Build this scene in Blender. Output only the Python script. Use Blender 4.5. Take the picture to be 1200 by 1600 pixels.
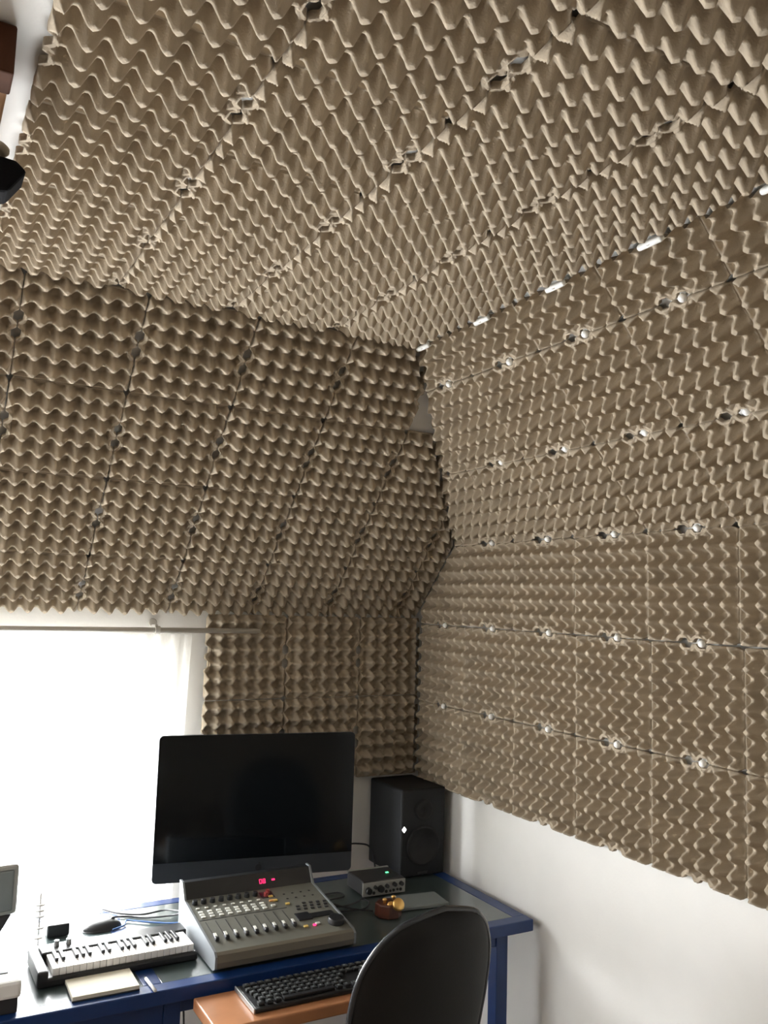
import bpy, bmesh, math, random
from mathutils import Vector, Matrix, noise
random.seed(7)
S = bpy.context.scene
COL = S.collection
for o in list(bpy.data.objects): bpy.data.objects.remove(o)

# ---------------------------------------------------------------- camera, light, exposure
H = 1.70            # lens height above the floor (m)
T = 0.295           # one egg tray (m)
cd = bpy.data.cameras.new('camera'); cam = bpy.data.objects.new('camera', cd); COL.objects.link(cam)
def rotm(rx, ry, rz):
    return Matrix.Rotation(rz, 3, 'Z') @ Matrix.Rotation(rx, 3, 'X') @ Matrix.Rotation(ry, 3, 'Z')
cam.matrix_world = Matrix.Translation((0, 0, H)) @ rotm(1.6733042936, 0.0299420509, -0.5049169393).to_4x4()
cd.sensor_fit = 'VERTICAL'; cd.sensor_height = 36.0; cd.lens = 1344.2988 / 1600 * 36
cd.clip_start = 0.02
S.camera = cam
S.view_settings.view_transform = 'Standard'; S.view_settings.look = 'None'
S.view_settings.gamma = 1; S.view_settings.use_curve_mapping = False
S.view_settings.exposure = 0.50
w = bpy.data.worlds.new('sky'); S.world = w; w.use_nodes = True
w.node_tree.nodes['Background'].inputs[0].default_value = (0.86, 0.93, 1.0, 1)
w.node_tree.nodes['Background'].inputs[1].default_value = 3.0
def area(name, loc, rot, sx, sy, power, col):
    l = bpy.data.lights.new(name, 'AREA'); l.shape = 'RECTANGLE'; l.size = sx; l.size_y = sy; l.energy = power; l.color = col
    o = bpy.data.objects.new(name, l); o.location = loc; o.rotation_euler = rot; COL.objects.link(o); return o
area('daylight_front_window', (-0.3, 3.45, 1.05), (math.radians(-90), 0, 0), 3.2, 2.3, 860, (0.95, 0.975, 1.0))
area('daylight_left_window', (-2.2, 1.9, 1.35), (math.radians(90), 0, math.radians(-90)), 1.7, 1.5, 18, (1.0, 0.88, 0.70))
S.cycles.use_denoising = True
S.cycles.max_bounces = 10; S.cycles.diffuse_bounces = 4; S.cycles.transparent_max_bounces = 12
S.cycles.sample_clamp_indirect = 6

# ---------------------------------------------------------------- materials
def mat(name, col, rough=0.6, metal=0.0, noise_amt=0.0, nscale=30.0, bump=0.0, bscale=200.0, spec=0.5, emit=None, estr=1.0, coat=0.0):
    m = bpy.data.materials.new(name); m.use_nodes = True; nt = m.node_tree; b = nt.nodes['Principled BSDF']
    b.inputs['Base Color'].default_value = (*col, 1); b.inputs['Roughness'].default_value = rough
    b.inputs['Metallic'].default_value = metal; b.inputs['Specular IOR Level'].default_value = spec
    b.inputs['Coat Weight'].default_value = coat
    tc = nt.nodes.new('ShaderNodeTexCoord')
    if noise_amt:
        n = nt.nodes.new('ShaderNodeTexNoise'); n.inputs['Scale'].default_value = nscale; n.inputs['Detail'].default_value = 5
        r = nt.nodes.new('ShaderNodeValToRGB')
        r.color_ramp.elements[0].position = 0.3; r.color_ramp.elements[1].position = 0.7
        r.color_ramp.elements[0].color = (*[c * (1 - noise_amt) for c in col], 1)
        r.color_ramp.elements[1].color = (*[min(1, c * (1 + noise_amt)) for c in col], 1)
        nt.links.new(tc.outputs['Object'], n.inputs['Vector']); nt.links.new(n.outputs['Fac'], r.inputs['Fac'])
        nt.links.new(r.outputs['Color'], b.inputs['Base Color'])
    if bump:
        n = nt.nodes.new('ShaderNodeTexNoise'); n.inputs['Scale'].default_value = bscale; n.inputs['Detail'].default_value = 4
        bu = nt.nodes.new('ShaderNodeBump'); bu.inputs['Strength'].default_value = bump; bu.inputs['Distance'].default_value = 0.002
        nt.links.new(tc.outputs['Object'], n.inputs['Vector']); nt.links.new(n.outputs['Fac'], bu.inputs['Height'])
        nt.links.new(bu.outputs['Normal'], b.inputs['Normal'])
    if emit:
        b.inputs['Emission Color'].default_value = (*emit, 1); b.inputs['Emission Strength'].default_value = estr
    return m
M = {}
M['pulp'] = mat('egg_carton_pulp', (0.385, 0.322, 0.245), 0.95, noise_amt=0.10, nscale=14, bump=0.55, bscale=330, spec=0.15)
M['plaster'] = mat('white_plaster', (0.78, 0.77, 0.75), 0.9, noise_amt=0.02, nscale=8, bump=0.15, bscale=120, spec=0.2)
M['tanwall'] = mat('brown_wall_lining', (0.22, 0.18, 0.13), 0.9, noise_amt=0.08)
M['floor'] = mat('floor_boards', (0.17, 0.12, 0.08), 0.5, noise_amt=0.25, nscale=5)
M['white'] = mat('white_paint', (0.8, 0.8, 0.8), 0.4)
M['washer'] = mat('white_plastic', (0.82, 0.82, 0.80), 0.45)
M['blue'] = mat('blue_enamel', (0.003, 0.027, 0.125), 0.4, noise_amt=0.06, nscale=20)
M['desk_top'] = mat('grey_green_desk_glass', (0.040, 0.058, 0.058), 0.28, noise_amt=0.06, nscale=6, coat=0.6)
M['black'] = mat('black_plastic', (0.012, 0.013, 0.015), 0.42)
M['black_matte'] = mat('black_matte', (0.005, 0.005, 0.006), 0.85, spec=0.1)
M['spk'] = mat('speaker_black_vinyl', (0.009, 0.010, 0.012), 0.6, spec=0.35, bump=0.15, bscale=500)
M['cone'] = mat('speaker_cone', (0.008, 0.008, 0.009), 0.7)
M['screen'] = mat('black_screen_glass', (0.003, 0.0045, 0.006), 0.12, spec=0.35)
M['chin'] = mat('dark_aluminium', (0.045, 0.05, 0.06), 0.45, metal=0.4)
M['alu'] = mat('aluminium', (0.45, 0.46, 0.47), 0.35, metal=0.9)
M['mix'] = mat('mixer_beige_grey', (0.125, 0.125, 0.105), 0.5, noise_amt=0.04, nscale=60)
M['mixlip'] = mat('mixer_lip', (0.15, 0.135, 0.105), 0.55)
M['mixside'] = mat('mixer_side_grey', (0.19, 0.205, 0.22), 0.4)
M['btn'] = mat('pale_button', (0.62, 0.62, 0.58), 0.4)
M['dark'] = mat('dark_grey_plastic', (0.03, 0.03, 0.033), 0.5)
M['yellow'] = mat('yellow_button', (0.7, 0.5, 0.15), 0.4)
M['orange'] = mat('orange_button', (0.65, 0.33, 0.12), 0.4)
M['red'] = mat('red_led', (0.5, 0.0, 0.03), 0.4, emit=(1.0, 0.02, 0.12), estr=2.2)
M['redbtn'] = mat('dull_red_knob', (0.25, 0.03, 0.03), 0.5)
M['green'] = mat('green_led', (0.1, 0.6, 0.2), 0.4, emit=(0.12, 1.0, 0.35), estr=1.6)
M['diamond'] = mat('white_led', (1, 1, 1), 0.4, emit=(1, 1, 1), estr=2.5)
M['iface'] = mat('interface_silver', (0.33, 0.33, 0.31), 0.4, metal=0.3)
M['wood'] = mat('orange_beech_veneer', (0.42, 0.19, 0.09), 0.38, noise_amt=0.10, nscale=12)
M['beam'] = mat('brown_stained_wood', (0.060, 0.022, 0.010), 0.8, noise_amt=0.2, nscale=18, spec=0.15)
M['beamlight'] = mat('pale_wood_board', (0.42, 0.24, 0.13), 0.6, noise_amt=0.12, nscale=15)
M['keycap'] = mat('black_keycap', (0.02, 0.021, 0.023), 0.28)
M['ivory'] = mat('white_piano_key', (0.82, 0.81, 0.80), 0.25)
M['paper'] = mat('cream_paper', (0.62, 0.58, 0.48), 0.8, noise_amt=0.03)
M['gold'] = mat('brass', (0.75, 0.47, 0.16), 0.32, metal=0.9)
M['brown'] = mat('dark_red_wood', (0.075, 0.022, 0.012), 0.35, noise_amt=0.2, nscale=40)
M['cable'] = mat('black_cable', (0.012, 0.013, 0.016), 0.5)
M['bluecable'] = mat('blue_cable', (0.05, 0.13, 0.35), 0.5)
M['redcable'] = mat('dark_red_cable', (0.15, 0.03, 0.05), 0.5)
M['leather'] = mat('black_leather', (0.0055, 0.0053, 0.005), 0.62, bump=0.2, bscale=260, spec=0.3)
M['piping'] = mat('glossy_black_trim', (0.03, 0.033, 0.038), 0.25)
M['rod'] = mat('brushed_steel', (0.5, 0.48, 0.44), 0.45, metal=0.2)
M['card'] = mat('grey_plastic_card', (0.17, 0.19, 0.19), 0.5)
M['disc'] = mat('grey_brown_knob', (0.30, 0.26, 0.20), 0.5)
# sheer curtain: thin cloth, partly see-through
def sheer():
    m = bpy.data.materials.new('sheer_curtain'); m.use_nodes = True; nt = m.node_tree; nt.nodes.clear()
    out = nt.nodes.new('ShaderNodeOutputMaterial'); d = nt.nodes.new('ShaderNodeBsdfDiffuse'); t = nt.nodes.new('ShaderNodeBsdfTranslucent')
    tr = nt.nodes.new('ShaderNodeBsdfTransparent'); a = nt.nodes.new('ShaderNodeMixShader'); b = nt.nodes.new('ShaderNodeMixShader')
    d.inputs[0].default_value = (0.86, 0.84, 0.78, 1); t.inputs[0].default_value = (0.86, 0.84, 0.78, 1)
    wv = nt.nodes.new('ShaderNodeTexNoise'); wv.inputs['Scale'].default_value = 60
    mr = nt.nodes.new('ShaderNodeMapRange'); mr.inputs['To Min'].default_value = 0.35; mr.inputs['To Max'].default_value = 0.5
    nt.links.new(wv.outputs['Fac'], mr.inputs['Value'])
    a.inputs[0].default_value = 0.5; nt.links.new(mr.outputs[0], b.inputs[0])
    nt.links.new(d.outputs[0], a.inputs[1]); nt.links.new(t.outputs[0], a.inputs[2])
    nt.links.new(a.outputs[0], b.inputs[1]); nt.links.new(tr.outputs[0], b.inputs[2]); nt.links.new(b.outputs[0], out.inputs[0])
    return m
M['sheer'] = sheer()
def pane():
    m = bpy.data.materials.new('window_glass'); m.use_nodes = True; nt = m.node_tree; nt.nodes.clear()
    out = nt.nodes.new('ShaderNodeOutputMaterial'); g = nt.nodes.new('ShaderNodeBsdfGlossy'); tr = nt.nodes.new('ShaderNodeBsdfTransparent')
    x = nt.nodes.new('ShaderNodeMixShader'); x.inputs[0].default_value = 0.07; g.inputs['Roughness'].default_value = 0.02
    nt.links.new(tr.outputs[0], x.inputs[1]); nt.links.new(g.outputs[0], x.inputs[2]); nt.links.new(x.outputs[0], out.inputs[0]); return m
M['glass'] = pane()

# ---------------------------------------------------------------- helpers
def tag(o, label=None, cat=None, group=None, kind=None):
    if label: o['label'] = label
    if cat: o['category'] = cat
    if group: o['group'] = group
    if kind: o['kind'] = kind
    return o
def empty(name, loc=(0, 0, 0), rz=0.0):
    o = bpy.data.objects.new(name, None); o.location = loc; o.rotation_euler = (0, 0, rz); o.empty_display_size = 0.05
    COL.objects.link(o); return o
def obj(name, bm, m, parent=None, smooth=False, loc=None):
    bmesh.ops.recalc_face_normals(bm, faces=bm.faces)
    me = bpy.data.meshes.new(name); bm.to_mesh(me); bm.free()
    me.materials.append(m)
    if smooth:
        for p in me.polygons: p.use_smooth = True
    o = bpy.data.objects.new(name, me); COL.objects.link(o)
    if parent: o.parent = parent
    if loc: o.location = loc
    return o
def copy(o, parent=None, loc=None):
    c = o.copy(); COL.objects.link(c)
    if parent: c.parent = parent
    if loc is not None: c.location = loc
    return c
def box(x0, x1, y0, y1, z0, z1, bev=0.0, seg=2, bm=None):
    b = bmesh.new()
    vs = [b.verts.new((x, y, z)) for x in (x0, x1) for y in (y0, y1) for z in (z0, z1)]
    for f in ((0, 1, 3, 2), (4, 6, 7, 5), (0, 4, 5, 1), (2, 3, 7, 6), (0, 2, 6, 4), (1, 5, 7, 3)): b.faces.new([vs[i] for i in f])
    if bev > 0: bmesh.ops.bevel(b, geom=list(b.edges), offset=bev, segments=seg, affect='EDGES', profile=0.5)
    if bm is None: return b
    merge(bm, b); return bm
def merge(a, b, mtx=None):
    if mtx is not None: b.transform(mtx)
    me = bpy.data.meshes.new('tmp'); b.to_mesh(me); b.free(); a.from_mesh(me); bpy.data.meshes.remove(me)
def cyl(r0, r1, h, seg=24, mtx=None, bev=0.0, bm=None):      # along +z from 0
    b = bmesh.new()
    bmesh.ops.create_cone(b, cap_ends=True, segments=seg, radius1=r0, radius2=r1, depth=h)
    b.transform(Matrix.Translation((0, 0, h / 2)))
    if bev > 0:
        es = [e for e in b.edges if len(e.link_faces) == 2 and e.calc_face_angle(0) > 0.9]
        bmesh.ops.bevel(b, geom=es, offset=bev, segments=2, affect='EDGES', profile=0.5)
    if mtx is not None: b.transform(mtx)
    if bm is None: return b
    merge(bm, b); return bm
def lathe(prof, seg=32, mtx=None):        # prof: (r, z)
    b = bmesh.new(); rings = []
    for r, z in prof:
        rings.append([b.verts.new((r * math.cos(2 * math.pi * k / seg), r * math.sin(2 * math.pi * k / seg), z)) for k in range(seg)])
    for i in range(len(rings) - 1):
        for k in range(seg):
            b.faces.new((rings[i][k], rings[i][(k + 1) % seg], rings[i + 1][(k + 1) % seg], rings[i + 1][k]))
    for rg in (rings[0], rings[-1]):
        try: b.faces.new(rg)
        except ValueError: pass
    if mtx is not None: b.transform(mtx)
    return b
def spline(pts, n=10):
    P = [Vector(p) for p in pts]; P = [P[0] * 2 - P[1]] + P + [P[-1] * 2 - P[-2]]; out = []
    for i in range(1, len(P) - 2):
        for k in range(n):
            t = k / n; a, b, c, d = P[i - 1], P[i], P[i + 1], P[i + 2]
            out.append(0.5 * ((2 * b) + (c - a) * t + (2 * a - 5 * b + 4 * c - d) * t * t + (3 * b - a - 3 * c + d) * t ** 3))
    out.append(P[-2]); return out
def tube(pts, r, seg=8, n=10, smooth=True):
    pts = spline(pts, n) if smooth else [Vector(p) for p in pts]
    b = bmesh.new(); rings = []
    up = Vector((0, 0, 1))
    for i, p in enumerate(pts):
        d = (pts[min(i + 1, len(pts) - 1)] - pts[max(i - 1, 0)])
        d = d.normalized() if d.length > 0 else Vector((1, 0, 0))
        a = d.cross(up)
        if a.length < 0.05: a = d.cross(Vector((0, 1, 0)))
        a.normalize(); c = a.cross(d)
        rings.append([b.verts.new(p + r * (a * math.cos(2 * math.pi * k / seg) + c * math.sin(2 * math.pi * k / seg))) for k in range(seg)])
    for i in range(len(rings) - 1):
        for k in range(seg): b.faces.new((rings[i][k], rings[i][(k + 1) % seg], rings[i + 1][(k + 1) % seg], rings[i + 1][k]))
    b.faces.new(rings[0]); b.faces.new(rings[-1]); return b
def prism(poly, ext, bev=0.0):            # closed polygon of 3-D points extruded by vector
    b = bmesh.new(); ext = Vector(ext)
    lo = [b.verts.new(p) for p in poly]; hi = [b.verts.new(Vector(p) + ext) for p in poly]
    b.faces.new(lo); b.faces.new(hi[::-1]); n = len(poly)
    for i in range(n): b.faces.new((lo[i], lo[(i + 1) % n], hi[(i + 1) % n], hi[i]))
    if bev: bmesh.ops.bevel(b, geom=list(b.edges), offset=bev, segments=2, affect='EDGES', profile=0.5)
    return b

# ---------------------------------------------------------------- room measures (m)
XR, YW = 6.00992965587108 * T, 9.778213862453706 * T
ZE = -0.28761130140366875 * T + H
YC = 8.752936899695917 * T
AL, BE = 0.8420188453304874, 0.8142582259306286
S0 = -0.3576539267766643
ZW = -0.08603072554087624 * T + H
XS = 0.6632921013937072 * T
ZC = 2.5695620395564407 * T + H
XQ, YQ = 1.3782670663869951 * T, 3.1867404069167504 * T
XW, ZR = 4.100644622146236 * T, -1.2101958343680712 * T + H
OFF = 0.0255                                  # plaster lies this far behind the tray rims
ZD = ZE + T                                   # foot of the right slope
n_s1 = Vector((0, -math.sin(BE), -math.cos(BE))); u_s1 = Vector((0, -math.cos(BE), math.sin(BE)))
n_s2 = Vector((-math.sin(AL), 0, -math.cos(AL))); u_s2 = Vector((-math.cos(AL), 0, math.sin(AL)))
P_s1 = Vector((0, YW, ZW)); P_s2 = Vector((XR, 0, ZD))
# half-spaces (point, inward normal) of the rim planes
PL = {
 'ceiling': (Vector((0, 0, ZC)), Vector((0, 0, -1))),
 'right': (Vector((XR, 0, 0)), Vector((-1, 0, 0))),
 'front': (Vector((0, YW, 0)), Vector((0, -1, 0))),
 's1': (P_s1, n_s1), 's2': (P_s2, n_s2),
 'left': (Vector((-1.7 + OFF, 0, 0)), Vector((1, 0, 0))),
 'rear': (Vector((0, -1.7 + OFF, 0)), Vector((0, 1, 0))),
 'floor': (Vector((0, 0, OFF)), Vector((0, 0, 1))),
}
def clip(poly, p, n):
    out = []
    for i in range(len(poly)):
        a, b = poly[i], poly[(i + 1) % len(poly)]
        da, db = (a - p).dot(n), (b - p).dot(n)
        if da >= 0: out.append(a)
        if (da >= 0) != (db >= 0): out.append(a + (b - a) * (da / (da - db)))
    return out
def shell(name, key, m, thick=0.05):
    p, n = PL[key]; p = p - n * OFF
    u = n.orthogonal().normalized(); v = n.cross(u)
    poly = [p + u * 20 * a + v * 20 * b for a, b in ((-1, -1), (1, -1), (1, 1), (-1, 1))]
    for k, (q, nn) in PL.items():
        if k != key: poly = clip(poly, q - nn * OFF, nn)
    return tag(obj(name, prism(poly, -n * thick), m), kind='structure')
shell('ceiling', 'ceiling', M['plaster']); shell('wall_right', 'right', M['plaster'])
shell('wall_sloped_front', 's1', M['plaster']); shell('wall_sloped_right', 's2', M['plaster'])
shell('wall_rear', 'rear', M['tanwall']); shell('floor', 'floor', M['floor'])
# window wall with its opening
WX0, WX1, WZ0, WZ1 = -1.40, 0.755, 0.42, 1.475
y0 = YW + OFF; zt = ZW + 0.03
bm = bmesh.new()
box(-1.7, WX0, y0, y0 + 0.16, 0, zt, bm=bm); box(WX1, XR + OFF, y0, y0 + 0.16, 0, zt, bm=bm)
box(WX0, WX1, y0, y0 + 0.16, 0, WZ0, bm=bm); box(WX0, WX1, y0, y0 + 0.16, WZ1, zt, bm=bm)
tag(obj('wall_front', bm, M['plaster']), kind='structure')
win = tag(empty('window_1', ((WX0 + WX1) / 2, y0, WZ0)), kind='structure')
def window_parts(win, W, Hh, ydir):
    bm = bmesh.new(); a, b = 0.09 * ydir, 0.14 * ydir; a, b = min(a, b), max(a, b); f = 0.05
    for x0, x1, z0, z1 in ((-W/2, W/2, 0, f), (-W/2, W/2, Hh - f, Hh), (-W/2, -W/2 + f, f, Hh - f), (W/2 - f, W/2, f, Hh - f), (-0.035, 0.035, f, Hh - f)):
        box(x0, x1, a, b, z0, z1, 0.004, bm=bm)
    obj('window_frame', bm, M['white'], win)
    for s in (-1, 1):
        x0, x1 = sorted((s * 0.035, s * (W/2 - f)))
        obj('window_pane', box(x0, x1, (a + b) / 2 - 0.003, (a + b) / 2 + 0.003, f, Hh - f), M['glass'], win)
    c = box(-0.012, 0.012, a - 0.03 if ydir > 0 else b, a if ydir > 0 else b + 0.03, Hh * 0.45, Hh * 0.62, 0.004); obj('window_handle', c, M['rod'], win)
window_parts(win, WX1 - WX0, WZ1 - WZ0, 1)
obj('window_sill', box(-(WX1 - WX0) / 2, (WX1 - WX0) / 2, -0.02, 0.09, -0.0, 0.018, 0.004), M['white'], win)
# left wall with a second window (out of frame, lights the trays from the left)
bm = bmesh.new(); LZ0, LZ1, LY0, LY1 = 0.80, 1.9, 1.2, 2.6
hz = ZC + OFF
for y0_, y1_, z0_, z1_ in ((-1.7, LY0, 0, hz), (LY1, YW + OFF, 0, 1.67), (LY0, LY1, 0, LZ0)):
    box(-1.85, -1.7, y0_, y1_, z0_, z1_, bm=bm)
merge(bm, prism([Vector((-1.85, LY1, 1.67)), Vector((-1.85, YW + OFF, 1.67)), Vector((-1.85, LY1 + .08, 1.90)), Vector((-1.85, LY1, 1.90))], (0.15, 0, 0)))
merge(bm, prism([Vector((-1.85, LY0, 1.90)), Vector((-1.85, 2.68, 1.90)), Vector((-1.85, 2.15, hz)), Vector((-1.85, LY0, hz))], (0.15, 0, 0)))
tag(obj('wall_left', bm, M['tanwall']), kind='structure')
win2 = tag(empty('window_2', (-1.7, (LY0 + LY1) / 2, LZ0)), kind='structure'); win2.rotation_euler = (0, 0, math.radians(90))
window_parts(win2, LY1 - LY0, LZ1 - LZ0, 1)

# ---------------------------------------------------------------- egg carton trays
PU = T / 6
HC, HS, HP = -0.0200, 0.0040, 0.0285
def notch(y):
    n = 0.0
    for y0 in (2.5, 3.5): n = max(n, min(1.0, max(0.0, (0.36 - abs(y - y0)) / 0.14)) * 0.22)
    for yy in (y, 6 - y): n = max(n, max(0.0, 0.24 - yy) * 0.7)
    return n
def smin(a, b, k):
    h = max(0.0, min(1.0, 0.5 + 0.5 * (b - a) / k)); return b + (a - b) * h - k * h * (1 - h)
def height(x, y, sd):
    fx = abs(x - round(x)) * 2                      # 0 on a peg column, 1 between
    yy = y - 0.5; fy = abs(yy - round(yy)) * 2
    r = math.hypot(fx, fy); d = math.hypot(1 - fx, 1 - fy)
    v = 0.10 * noise.noise(Vector((round(x) * 3.1 + sd, round(yy) * 2.7, sd)))
    cup = HC + 0.073 * max(0.0, d - 0.48)
    peg = max(HP * (1 + v) - 0.0480 * max(0.0, r - 0.32), HS - 0.014 * fy * fy / (r * r + 1e-9))
    h = smin(cup, peg, 0.0025)
    h = max(h, HC)
    ex = min(x, 6 - x) * 2; h = min(h, HS + 0.002 + 0.036 * ex)
    for y0 in (2.5, 3.5):
        for x0 in (0, 6):
            q = math.hypot((x - x0) * 1.4, y - y0); h = min(h, 0.001 + 0.05 * max(0, q - 0.42)) if q < 1.1 else h
            if q < 0.62: h = max(h, -0.002)
    ey = min(y, 6 - y)
    if ey < 0.34: h = max(h, -0.011 + 0.011 * max(0, (0.14 - ey) / 0.14))
    if min(x, 6 - x) < 0.10: h = max(h, -0.007)
    h += 0.0007 * noise.noise(Vector((x * 5, y * 5, sd * 9))) + 0.002 * noise.noise(Vector((x * 0.6, y * 0.6, sd * 5 + 3)))
    return h
def tray_bm(sd, R=18):
    N = 6 * R; b = bmesh.new(); V = []
    g = 0.0016
    for i in range(N + 1):
        row = []
        for j in range(N + 1):
            x, y = i / R, j / R
            nx = notch(y)
            if x < 0.6: x = nx + x * (0.6 - nx) / 0.6
            elif x > 5.4: x = 6 - (nx + (6 - x) * (0.6 - nx) / 0.6)
            h = height(x, y, sd)
            e = 0.012 * noise.noise(Vector((x * 4, y * 4, sd)))
            row.append(b.verts.new((g + (x + e) * (T - 2 * g) / 6, g + (y + e) * (T - 2 * g) / 6, h)))
        V.append(row)
    for i in range(N):
        for j in range(N): b.faces.new((V[i][j], V[i + 1][j], V[i + 1][j + 1], V[i][j + 1]))
    # pulp thickness: turn the rim back towards the wall
    bnd = [e for e in b.edges if e.is_boundary]
    r = bmesh.ops.extrude_edge_only(b, edges=bnd)
    for v in [x for x in r['geom'] if isinstance(x, bmesh.types.BMVert)]: v.co.z -= 0.013
    for f in b.faces: f.smooth = True
    b.normal_update()
    return b
BASE = []
for sd in (1.3, 2.7, 4.1):
    b = tray_bm(sd); me = bpy.data.meshes.new('egg_carton_tray'); b.to_mesh(me); b.free(); me.materials.append(M['pulp']); BASE.append(me)
def tray(org, ux, uy, nz, label, group, cuts=(), seed=0):
    rnd = random.Random(seed)
    mtx = Matrix((ux, uy, nz)).transposed().to_4x4()
    jit = Matrix.Translation((rnd.uniform(-.0008, .0008), rnd.uniform(-.0008, .0008), rnd.uniform(-.001, .0015))) @ Matrix.Translation((T/2, T/2, 0)) @ Matrix.Rotation(rnd.uniform(-.004, .004), 4, 'Z') @ Matrix.Rotation(rnd.uniform(-.005, .005), 4, 'X') @ Matrix.Translation((-T/2, -T/2, 0))
    mtx = Matrix.Translation(org) @ mtx @ jit
    me = BASE[rnd.randrange(3)]
    corners = [mtx @ Vector((a * T, b * T, 0)) for a in (0, 1) for b in (0, 1)]
    cut = []
    for p, n in cuts:
        dd = [(c - p).dot(n) for c in corners]
        if max(dd) < 0.02: return None
        if min(dd) < -0.004: cut.append((p, n))
    if cut:
        b = bmesh.new(); b.from_mesh(me); b.transform(mtx)
        for p, n in cut:
            bmesh.ops.bisect_plane(b, geom=list(b.verts) + list(b.edges) + list(b.faces), plane_co=p, plane_no=-n, clear_outer=True)
        if sum(f.calc_area() for f in b.faces) < 0.004: b.free(); return None
        b.transform(mtx.inverted()); me = bpy.data.meshes.new('egg_carton_tray'); b.to_mesh(me); b.free()
        if not me.materials: me.materials.append(M['pulp'])
    o = bpy.data.objects.new('egg_carton_tray', me); COL.objects.link(o); o.matrix_world = mtx
    return tag(o, label, 'egg carton', group)
wb = lathe([(0.0008, 0.0075), (0.004, 0.0072), (0.0075, 0.0052), (0.0092, 0.002), (0.0098, 0.0), (0.0098, -0.004)], 20)
wme = bpy.data.meshes.new('washer'); bmesh.ops.recalc_face_normals(wb, faces=wb.faces); wb.to_mesh(wme); wb.free(); wme.materials.append(M['washer'])
for p in wme.polygons: p.use_smooth = True
def washer(pos, nz, depth, label, group):
    o = bpy.data.objects.new('mounting_washer', wme); COL.objects.link(o)
    q = nz.to_track_quat('Z', 'Y'); o.matrix_world = Matrix.Translation(pos + nz * depth) @ q.to_matrix().to_4x4()
    # the screw shank that carries the washer runs back into the plaster
    k = obj('screw', cyl(0.003, 0.003, OFF + depth - 0.003, 10, Matrix.Translation((0, 0, -(OFF + depth) + 0.0))), M['rod'], o)
    return tag(o, label, 'washer', group)

X_, Y_, Z_ = Vector((1, 0, 0)), Vector((0, 1, 0)), Vector((0, 0, 1))
ORD = ['first', 'second', 'third', 'fourth', 'fifth', 'sixth', 'seventh', 'eighth', 'ninth', 'tenth', 'eleventh', 'twelfth']
eps = 0.004
hipA = (P_s2 + n_s2 * 0.0, n_s2); hipB = (P_s1, n_s1)
seed = 0
def bis(a, b, off=0.003):
    (pa, na), (pb, nb) = PL[a], PL[b]
    c = na.dot(nb); ra, rb = 0.0, (pb - pa).dot(nb)      # p = pa + x na + y nb on both planes
    y = (rb - c * ra) / (1 - c * c); x = -c * y
    p = pa + na * x + nb * y; n = (nb - na).normalized()
    return (p + n * off, n)
# lower right wall: rows from the top down
for r, rn in enumerate(('top', 'middle', 'bottom')):
    for k in range(-1, 6):
        seed += 1; dy = 0.012 if r == 0 else 0.0
        z0 = ZE - r * T; yb = YC - (k + 1) * T + dy
        tray(Vector((XR, yb, z0)), Z_, Y_, -X_, 'egg carton on the vertical right wall, %s row, %s from the corner' % (rn, ORD[k + 1]), 'egg cartons on the right wall',
             [bis('right', 'front', 0.008), bis('right', 's1')] + ([bis('right', 's2', 0.0005)] if r == 0 else []), seed)
        if 0 <= k + 1 < 7 and r < 3:
            pos = Vector((XR, yb + 2.5 * PU, z0 + T))
            if r == 0: continue
            washer(pos, -X_, 0.004, 'white washer %s of the right wall, %s from the corner' % ('above the middle row' if r == 1 else 'above the bottom row', ORD[k + 1]), 'white washers on the right wall seams')
# right slope: rows from the foot up
for r, rn in enumerate(('bottom', 'middle', 'narrow top')):
    for k in range(-1, 8):
        seed += 1; dy = (0.012, 0.006, 0.0)[r]
        org = P_s2 + u_s2 * (r * T); org = Vector((org.x, YC - (k + 1) * T + dy, org.z))
        cuts = [bis('s2', 's1')]
        if r == 0: cuts.append(bis('s2', 'right', 0.0005))
        if r == 2: cuts.append(bis('s2', 'ceiling', 0.002))
        kk = k + 1
        t = tray(org, u_s2, Y_, n_s2, '%segg carton on the right slope, %s row, %s from the corner' % ('cut ' if r == 2 else '', rn, ORD[kk - (r if r < 2 else 1)] if kk - (r if r < 2 else 1) >= 0 else 'nearest'), 'egg cartons on the right slope', cuts, seed)
        pos = org + Y_ * (2.5 * PU)
        if t and (pos - P_s1).dot(n_s1) > 0.03:
            washer(pos, (n_s2 if r else (n_s2 - X_).normalized()), 0.004 if r != 1 else -0.006, 'white washer %s, %s from the corner' % (('where right slope meets wall', 'on the right slope\'s middle seam', 'on the right slope\'s upper seam')[r], ORD[max(0, kk - (0, 1, 1)[r])]), 'white washers on the right slope seams')
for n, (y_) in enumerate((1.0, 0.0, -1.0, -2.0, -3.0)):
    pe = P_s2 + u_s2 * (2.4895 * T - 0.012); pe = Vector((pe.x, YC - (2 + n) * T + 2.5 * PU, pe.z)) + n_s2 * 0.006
    f = obj('lit_plaster_strip', box(-0.005, 0.009, -0.034, 0.034, -0.020, 0.009, 0.0065, 3), M['washer'], None, True)  # added strip standing in for brightly lit plaster in the seam
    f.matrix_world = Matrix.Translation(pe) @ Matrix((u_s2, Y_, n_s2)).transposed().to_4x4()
    tag(f, 'added white strip for lit plaster between ceiling and right slope, %s from the corner' % ORD[n], 'lit plaster strip', 'added strips for lit plaster along the ceiling edge')
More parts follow.
